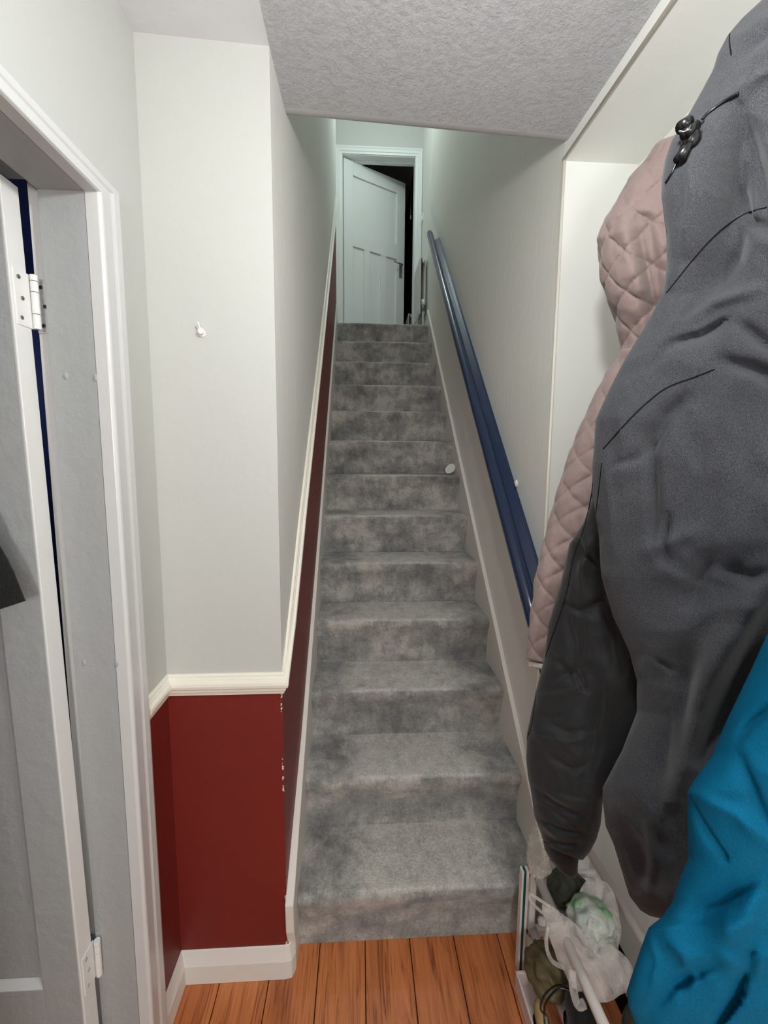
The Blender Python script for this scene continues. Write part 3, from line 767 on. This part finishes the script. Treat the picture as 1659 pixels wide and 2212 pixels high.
scr = [fl((1150, 1700), (1200, 1735), (1262, 1765), w=8, d=.012), fl((1145, 1735), (1200, 1752), (1262, 1800), w=6, d=.008), fl((1150, 1762), (1210, 1790), (1275, 1805), w=6, d=.010), fl((1165, 1795), (1210, 1822), (1260, 1826), w=6, d=.008),
       fl((1180, 1712), (1230, 1730), (1285, 1735), w=8, d=-.008), fl((1160, 1775), (1200, 1800), (1250, 1812), w=5, d=-.006),
       fl((1190, 1470), (1240, 1450), (1262, 1490), w=8, d=.014, k=-.4), fl((1165, 1505), (1220, 1500), (1264, 1470), w=9, d=-.008), fl((1180, 1560), (1230, 1580), (1290, 1575), w=7, d=.008), fl((1150, 1590), (1200, 1602), (1260, 1598), w=6, d=-.006),
       fl((1240, 1150), (1262, 1200), (1300, 1230), w=9, d=.014), fl((1275, 1165), (1262, 1220), (1258, 1290), w=8, d=-.008), fl((1215, 1300), (1250, 1318), (1300, 1295), w=8, d=.012), fl((1225, 1330), (1240, 1390), (1235, 1440), w=9, d=.010), fl((1270, 1340), (1275, 1400), (1262, 1450), w=9, d=-.007),
       fl((1180, 1410), (1210, 1430), (1240, 1475), w=8, d=.010), fl((1290, 1250), (1320, 1340), (1340, 1450), w=16, d=.016), fl((1300, 1480), (1290, 1600), (1270, 1680), w=14, d=.012), fl((1165, 1540), (1185, 1550), (1215, 1545), w=5, d=.006), fl((1200, 1640), (1240, 1660), (1280, 1640), w=9, d=.008)]
w = loft((852, 1845), 230, 160, lambda t: .735 - .035 * t, lambda t: .058 - .012 * t, fold_fn(23, .0075, 4.5, 13), scr, sL, sR, sq=2.2)
sleeve = w.build('sleeve', 'dark_shell', gj, smooth=True)
w = loft((1826, 1893), 20, 80, lambda t: .700, lambda t: .036, fold_fn(2, .0015, 0, 18), (), [(1826, 1170), (1850, 1175), (1870, 1187), (1884, 1203), (1893, 1214)], [(1826, 1252), (1850, 1249), (1880, 1248), (1893, 1240)])
w.build('cuff', 'black_cloth', gj, smooth=True)
for pts, r_ in (([(1543, 798), (1500, 815), (1442, 837), (1400, 868), (1360, 906), (1303, 970)], .0011), ([(1657, 448), (1610, 462), (1560, 495), (1510, 545), (1450, 620), (1440, 632)], .0010),
                ([(1577, 50), (1576, 90), (1580, 120)], .0008), ([(1300, 1000), (1285, 1120), (1262, 1180)], .0008)):
    line_on(body, pts, r_, 'seam', 'black_line', gj)
for pts, r_ in (([(1290, 960), (1279, 1060), (1262, 1140), (1240, 1200), (1222, 1290), (1195, 1370), (1178, 1420)], .0010), ([(1160, 1480), (1150, 1560), (1138, 1600), (1136, 1660)], .0009)):
    line_on(sleeve, pts, r_, 'seam', 'black_line', gj)
line_on(body, [(1595, 202), (1560, 222), (1530, 244), (1518, 258)], .0024, 'drawcord', 'black_plastic', gj, .002)
line_on(body, [(1520, 262), (1500, 285), (1480, 330), (1462, 352), (1452, 372), (1438, 395)], .0017, 'drawcord', 'black_plastic', gj, .002)
line_on(body, [(1492, 272), (1478, 300), (1470, 330), (1462, 350)], .0028, 'drawcord', 'black_plastic', gj, .004)
def hit(obj, px, py, parent, lift=.004):
    bm = bmesh.new(); bm.from_mesh(obj.data); bm.transform(Matrix.Translation(parent.location)); bv = BVHTree.FromBMesh(bm)
    d = ray(px, py).normalized(); h = bv.ray_cast(Vector((0, 0, CZ)), d); bm.free()
    return (h[0] if h[0] is not None else at(px, py, .52)) - d * lift
dd = hit(body, 1494, 300, gj).y - .004
w = MB()
w.tube([at(1470, 276, dd), at(1488, 264, dd)], [.0085, .0085], 12); w.tube([at(1478, 292, dd - .004), at(1504, 272, dd - .004)], .0072, 12)
w.ball(at(1494, 300, dd), (.012, .01, .014)); w.tube([at(1500, 300, dd), at(1484, 318, dd), at(1468, 345, dd)], [.008, .006, .0085], 10); w.ball(at(1514, 303, dd + .004), (.009, .008, .008))
w.build('cord_lock', 'black_plastic', gj, smooth=True)
w = MB(); w.tube([at(1466, 283, dd - .008), at(1476, 285, dd - .010), at(1487, 281, dd - .012), at(1492, 271, dd - .012)], .0012, 8); w.build('lock_ring', 'chrome', gj, smooth=True)

# ---- teal jacket (nearest)
tj = thing('teal_jacket', 'bright teal waterproof jacket hanging nearest, cut off at the lower right', 'jacket', (.45, .45, .6))
tL = [(1100, 1990), (1250, 1800), (1300, 1738), (1370, 1659), (1400, 1644), (1553, 1572), (1634, 1538), (1690, 1498), (1711, 1487), (1760, 1487), (1852, 1489), (1900, 1470), (1950, 1452), (1980, 1432), (2003, 1402), (2050, 1384), (2095, 1370), (2140, 1355), (2172, 1358), (2200, 1369), (2250, 1392), (2400, 1440)]
tR = [(1100, 2050), (1250, 1900), (1300, 1880), (1370, 1900), (2400, 2000)]
def gt(px0, py0, px1, py1, w_, d_): return crease(at(px0, py0, .36), at(px1, py1, .36), w_, d_)
tcr = [fl((1490, 1722), (1530, 1790), (1575, 1850), w=9, d=.016, k=.5), fl((1500, 1712), (1600, 1760), (1680, 1830), w=16, d=-.012), fl((1480, 1990), (1560, 1930), (1670, 1880), w=30, d=.022), fl((1440, 1700 + 330), (1480, 2060), (1500, 2130), w=12, d=-.010),
       fl((1400, 2180), (1450, 2120), (1540, 2080), w=14, d=.020), fl((1530, 2240), (1590, 2160), (1625, 2070), w=13, d=.034, k=-.4), fl((1560, 2060), (1600, 2090), (1680, 2050), w=18, d=-.012), fl((1600, 1640), (1640, 1740), (1670, 1800), w=16, d=.010), fl((1590, 1590), (1610, 1560), (1650, 1530), w=12, d=.010), fl((1400, 2020), (1420, 2080), (1410, 2150), w=8, d=-.008), fl((1640, 1900), (1620, 1990), (1560, 2040), w=26, d=-.014)]
w = loft((1100, 2400), 230, 200, lambda t: .44, lambda t: .065, fold_fn(31, .013, 3.0, 8), tcr, tL, tR, sq=2.2, yR=lambda t: .36)
w.build('body', 'teal_shell', tj, smooth=True)

# ---- black coat on the left door
bc = thing('black_coat', 'black cloth coat corner hanging on the open left door', 'coat', (-.70, .70, 1.24))
def loftw(rows, nseg, nring, fold):
    # rows: (z, x0, x1, y, ry)
    w = MB(); vs = []
    for i in range(nseg + 1):
        z, x0, x1, y, ry_ = crn(rows, (len(rows) - 1) * i / nseg)
        for k in range(nring):
            th = 2 * PI * k / nring; cs, sn = math.cos(th), math.sin(th)
            p = Vector(((x0 + x1) / 2 + (x1 - x0) / 2 * cs, y + ry_ * sn, z + (x1 - x0) * .16 * cs * (1 if i > nseg * .6 else 0) * ((i / nseg - .6) / .4)))
            vs.append(p + Vector((cs, sn, 0)) * fold(p, None, 0, 0))
    m = nring
    fs = [(i * m + k, i * m + (k + 1) % m, (i + 1) * m + (k + 1) % m, (i + 1) * m + k) for i in range(nseg) for k in range(m)]
    fs += [tuple(range(m - 1, -1, -1)), tuple(nseg * m + k for k in range(m))]
    w.add(vs, fs); return w
w = loftw([(1.80, -.82, -.76, .735, .02), (1.60, -.88, -.70, .725, .028), (1.42, -.90, -.655, .72, .028), (1.35, -.90, -.628, .715, .028), (1.30, -.89, -.606, .71, .026), (1.272, -.88, -.602, .71, .026), (1.205, -.87, -.590, .71, .024)], 60, 60, fold_fn(5, .004, 1, 12))
w.build('body', 'black_cloth', bc, smooth=True)

# ------------------------------------------------------------------ small wall hook
hk = thing('wall_hook', 'tiny white plastic hook stuck on the blank wall left of the stairs', 'hook', (-.382, YW, 1.79))
p0 = at(437, 717, YW)
w = MB(); w.disc((p0.x, YW, p0.z - .004), (0, -1, 0), .0085, .003, 18); w.build('base', 'plastic_white', hk, smooth=False)
w = MB(); w.tube([(p0.x, YW - .001, p0.z - .004), (p0.x + .001, YW - .012, p0.z - .002)], .004, 10); w.disc((p0.x + .001, YW - .011, p0.z - .001), (0.05, -1, -.25), .0075, .003, 18); w.build('face', 'plastic_white', hk)
w = MB(); w.tube([(p0.x - .001, YW - .010, p0.z + .004), (p0.x - .004, YW - .014, p0.z + .016), (p0.x - .005, YW - .015, p0.z + .018)], [.0025, .0025, .0018], 8); w.build('prong', 'plastic_white', hk, smooth=True)

# ------------------------------------------------------------------ lid on the stairs
w = MB(); lc = at(972, 1008, 2.36)
w.disc((lc.x, lc.y, 1.4 + .036), Vector((-.66, -.52, .54)), .034, -.010, 36)
lid = w.build('plastic_lid', 'plastic_white', bevel=.001, origin=(lc.x, lc.y, 1.4))
tag(lid, 'round white plastic lid propped at the right end of a stair tread', 'lid')

# ------------------------------------------------------------------ shoe rack and clutter at the lower right
rk = thing('shoe_rack', 'white tubular shoe rack in the alcove under the hanging coats', 'shoe rack', (.61, .7, 0))
for xx, zz in ((.705, .300), (.512, .300), (.705, .105), (.512, .105)):
    MB().tube([(xx + .006, 1.085 if xx > .6 else 1.03, zz), (xx + .022, .25, zz)], .0125, 14).build('shelf_tube', 'tube_white', rk, smooth=True)
for yy in (1.03, .28):
    w = MB(); w.box(.505, .73, yy - .007, yy + .007, .268, .286); w.box(.505, .73, yy - .010, yy + .010, .08, .105); w.box(.505, .524, yy - .010, yy + .010, 0, .300); w.box(.704, .724, yy - .010, yy + .010, 0, .300)
    w.build('end_frame', 'plastic_white', rk, bevel=.004)
brd = MB(); brd.box(.468, .4740, 1.0, 1.018, 0, .325, 0).box(.4740, .4815, 1.001, 1.018, 0, .325, 1).box(.4815, .489, 1.0, 1.018, 0, .325, 0)
b = brd.build('striped_board', ['pink_white', 'teal_edge'], bevel=.0006, seg=1, origin=(.48, 1.02, 0))
tag(b, 'thin upright white board with a dark teal stripe beside the lowest step', 'board')
w = MB(); w.box(.446, .500, .55, .965, 0, .016); w.box(.446, .452, .55, .965, .016, .055); w.box(.452, .500, .957, .965, .016, .055)
b = w.build('pink_box', 'box_pink', bevel=.002, origin=(.47, .75, 0)); tag(b, 'low pinkish white cardboard tray on the floor along the shoe rack', 'box')
# carrier bag on the top tubes
bag = thing('carrier_bag', 'crumpled see-through white carrier bag of green wrapped things on the shoe rack', 'plastic bag', (.60, .80, .31))
def crumple(seed, a, f=1.6): return lambda d: 1 + a * (ridged(d * f + Vector((seed, 0, 0))) - .4) + a * .5 * noise.noise(d * f * 2.1 + Vector((0, seed, 0)))
def crm(pts, n): return [crn([tuple(p) for p in pts], (len(pts) - 1) * i / n) for i in range(n + 1)]
def sack(cs, name, mat, amp=.12, seed=0, K=40, N=44):
    # cs: (centre, radius a, radius b) along the sack
    w = MB(); vs = []
    for i in range(N + 1):
        t = (len(cs) - 1) * i / N; v = crn([tuple(c[0]) + (c[1], c[2]) for c in cs], t); c = Vector(v[:3])
        for k in range(K):
            th = 2 * PI * k / K; d = Vector((math.cos(th), math.sin(th) * .6, math.sin(th)))
            r = 1 + amp * (ridged(Vector((math.cos(th) * 1.2 + seed, math.sin(th) * 1.2, i * .09))) - .5) + amp * .5 * noise.noise(Vector((th * .9 + seed, i * .16, 2)))
            vs.append(c + Vector((math.cos(th) * v[3], math.sin(th) * v[4] * .55, math.sin(th) * v[4])) * r)
    fs = [(i * K + k, i * K + (k + 1) % K, (i + 1) * K + (k + 1) % K, (i + 1) * K + k) for i in range(N) for k in range(K)] + [tuple(range(K - 1, -1, -1)), tuple(N * K + k for k in range(K))]
    w.add(vs, fs); return w.build(name, mat, bag, smooth=True)
# hood of film, body full of wrapped things, lower slack part and gathered neck
sack([(at(1282, 1905, .93), .012, .010), (at(1290, 1935, .92), .045, .030), (at(1290, 1985, .90), .062, .045), (at(1285, 2040, .87), .058, .040), (at(1280, 2070, .85), .030, .02)], 'film', 'carrier_film', .12, 1)
w = MB(); w.ball(at(1275, 1990, .89), (.056, .05, .050), 56, 34, fn=crumple(8, .18)); w.build('contents', 'green_wrap', bag, smooth=True)
w = MB(); w.ball(at(1290, 2040, .87), (.040, .035, .030), 56, 34, fn=crumple(3, .2)); w.build('contents', 'green_wrap', bag, smooth=True)
sack([(at(1178, 1958, .88), .008, .008), (at(1195, 1985, .87), .024, .018), (at(1225, 2030, .85), .040, .032), (at(1262, 2080, .83), .058, .044), (at(1305, 2100, .82), .066, .046), (at(1345, 2110, .81), .03, .02)], 'film', 'carrier_film', .14, 5)
w = MB()
w.tube(crm([at(1190, 1960, .87), at(1160, 1940, .88), at(1144, 1930, .885), at(1147, 1947, .885), at(1172, 1972, .875), at(1195, 1985, .87)], 30), .0038, 8)
w.tube(crm([at(1184, 2000, .85), at(1180, 2040, .83), at(1192, 2075, .81), at(1222, 2092, .79)], 24), .0045, 8)
w.tube(crm([at(1236, 2095, .77), at(1238, 2135, .75), at(1248, 2170, .735), at(1262, 2168, .73)], 24), .0085, 10)
w.build('handle', 'carrier_film', bag, smooth=True)
w = MB(); w.ball(at(1170, 1990, .86), (.009, .009, .009), 20, 12, fn=crumple(2, .3)); w.build('knot', 'carrier_film', bag, smooth=True)
# dark green bag behind, clear wrap
w = MB(); c0 = at(1225, 1920, .97); w.ball(c0, (.052, .04, .050), 48, 30, fn=crumple(21, .15)); b = w.build('dark_bag', 'olive_dark', smooth=True, origin=tuple(c0))
tag(b, 'dark olive crumpled bag just below the black sleeve cuff', 'bag')
w = MB(); c0 = at(1163, 1842, .93); w.ball(c0, (.026, .022, .066), 50, 36, fn=crumple(27, .35, 2.5)); b = w.build('clear_wrapper', 'clear_film', smooth=True, origin=tuple(c0))
tag(b, 'glinting clear plastic wrapper beside the black sleeve cuff', 'wrapper')
# items on the lower tubes
w = MB(); c0 = at(1172, 2095, .90)
w.ball(c0 + Vector((.012, .0, -.005)), (.052, .055, .045), 48, 30, fn=crumple(31, .2)); b = w.build('brown_bag', 'brown_lump', smooth=True, origin=tuple(c0))
tag(b, 'brown crumpled bag under the carrier bag by the striped board', 'bag')
def shoe(name, label, heel, toe, wid, hgt, mat, sole='black_plastic', group=None):
    t = thing(name, label, 'shoe', heel)
    heel = Vector(heel); toe = Vector(toe); d = toe - heel; L = d.length; d.normalize(); s = d.cross(Vector((0, 0, 1))).normalized()
    for part, hh in (('upper', None), ('sole', .012)):
        w = MB(); vs = []; N, K = 24, 18
        for i in range(N + 1):
            u = i / N; ww = wid * (.55 + .45 * math.sin(PI * min(1, u * .75 + .22))) * (1 if 0 < i < N else .2) * (math.sin(PI * min(max(u, .02), .98)) ** .3)
            top = hgt * (1 - .62 * min(1, max(0, (u - .25) / .55))) if not hh else hh
            if i in (0, N): top *= .5
            for k in range(K):
                th = 2 * PI * k / K
                vs.append(heel + d * L * u + s * ww * math.cos(th) * (1.06 if hh else 1) + Vector((0, 0, (.5 + .5 * math.sin(th)) * top + (0 if hh else .008))))
        fs = [(i * K + k, i * K + (k + 1) % K, (i + 1) * K + (k + 1) % K, (i + 1) * K + k) for i in range(N) for k in range(K)] + [tuple(range(K)), tuple(N * K + k for k in range(K))]
        w.add(vs, fs); w.build(part, mat if not hh else sole, t, smooth=True)
    w = MB()
    for i in range(4):
        u = .38 + .08 * i; c_ = heel + d * L * u; zt = hgt * (1 - .62 * min(1, max(0, (u - .25) / .55))) + .010
        w.tube([c_ - s * wid * .5 + Vector((0, 0, zt - .012)), c_ + Vector((0, 0, zt)), c_ + s * wid * .5 + Vector((0, 0, zt - .012))], .0022, 6)
    w.build('laces', mat, t, smooth=True)
    return t
shoe('tan_shoe', 'tan leather shoe poking from the brown bag by the striped board', (.476, .90, .018), (.482, .70, .018), .022, .055, 'tan_leather')
shoe('black_shoe', 'black shoe on the lower rack beside the white front tube', (.535, .845, .118), (.55, .60, .118), .046, .10, 'black_cloth')
shoe('olive_shoe', 'dark olive shoe at the back of the rack next to the teal jacket', (.65, .80, .118), (.66, .53, .118), .045, .09, 'olive_dark')
w = MB()
cb = [at(1245, 2140, .78), at(1205, 2128, .80), at(1176, 2150, .80), at(1168, 2180, .79), at(1184, 2200, .78), at(1186, 2240, .76)]
cb2 = [at(1250, 2150, .78), at(1210, 2135, .79), at(1180, 2165, .79), at(1176, 2200, .78), at(1182, 2250, .75)]
for q in (cb, cb2): w.tube([crn([tuple(p) for p in q], (len(q) - 1) * i / 30) for i in range(31)], .0022, 8)
b = w.build('black_cable', 'black_plastic', smooth=True, origin=tuple(cb[0])); tag(b, 'thin black cable looped over the shoes at the bottom edge', 'cable')
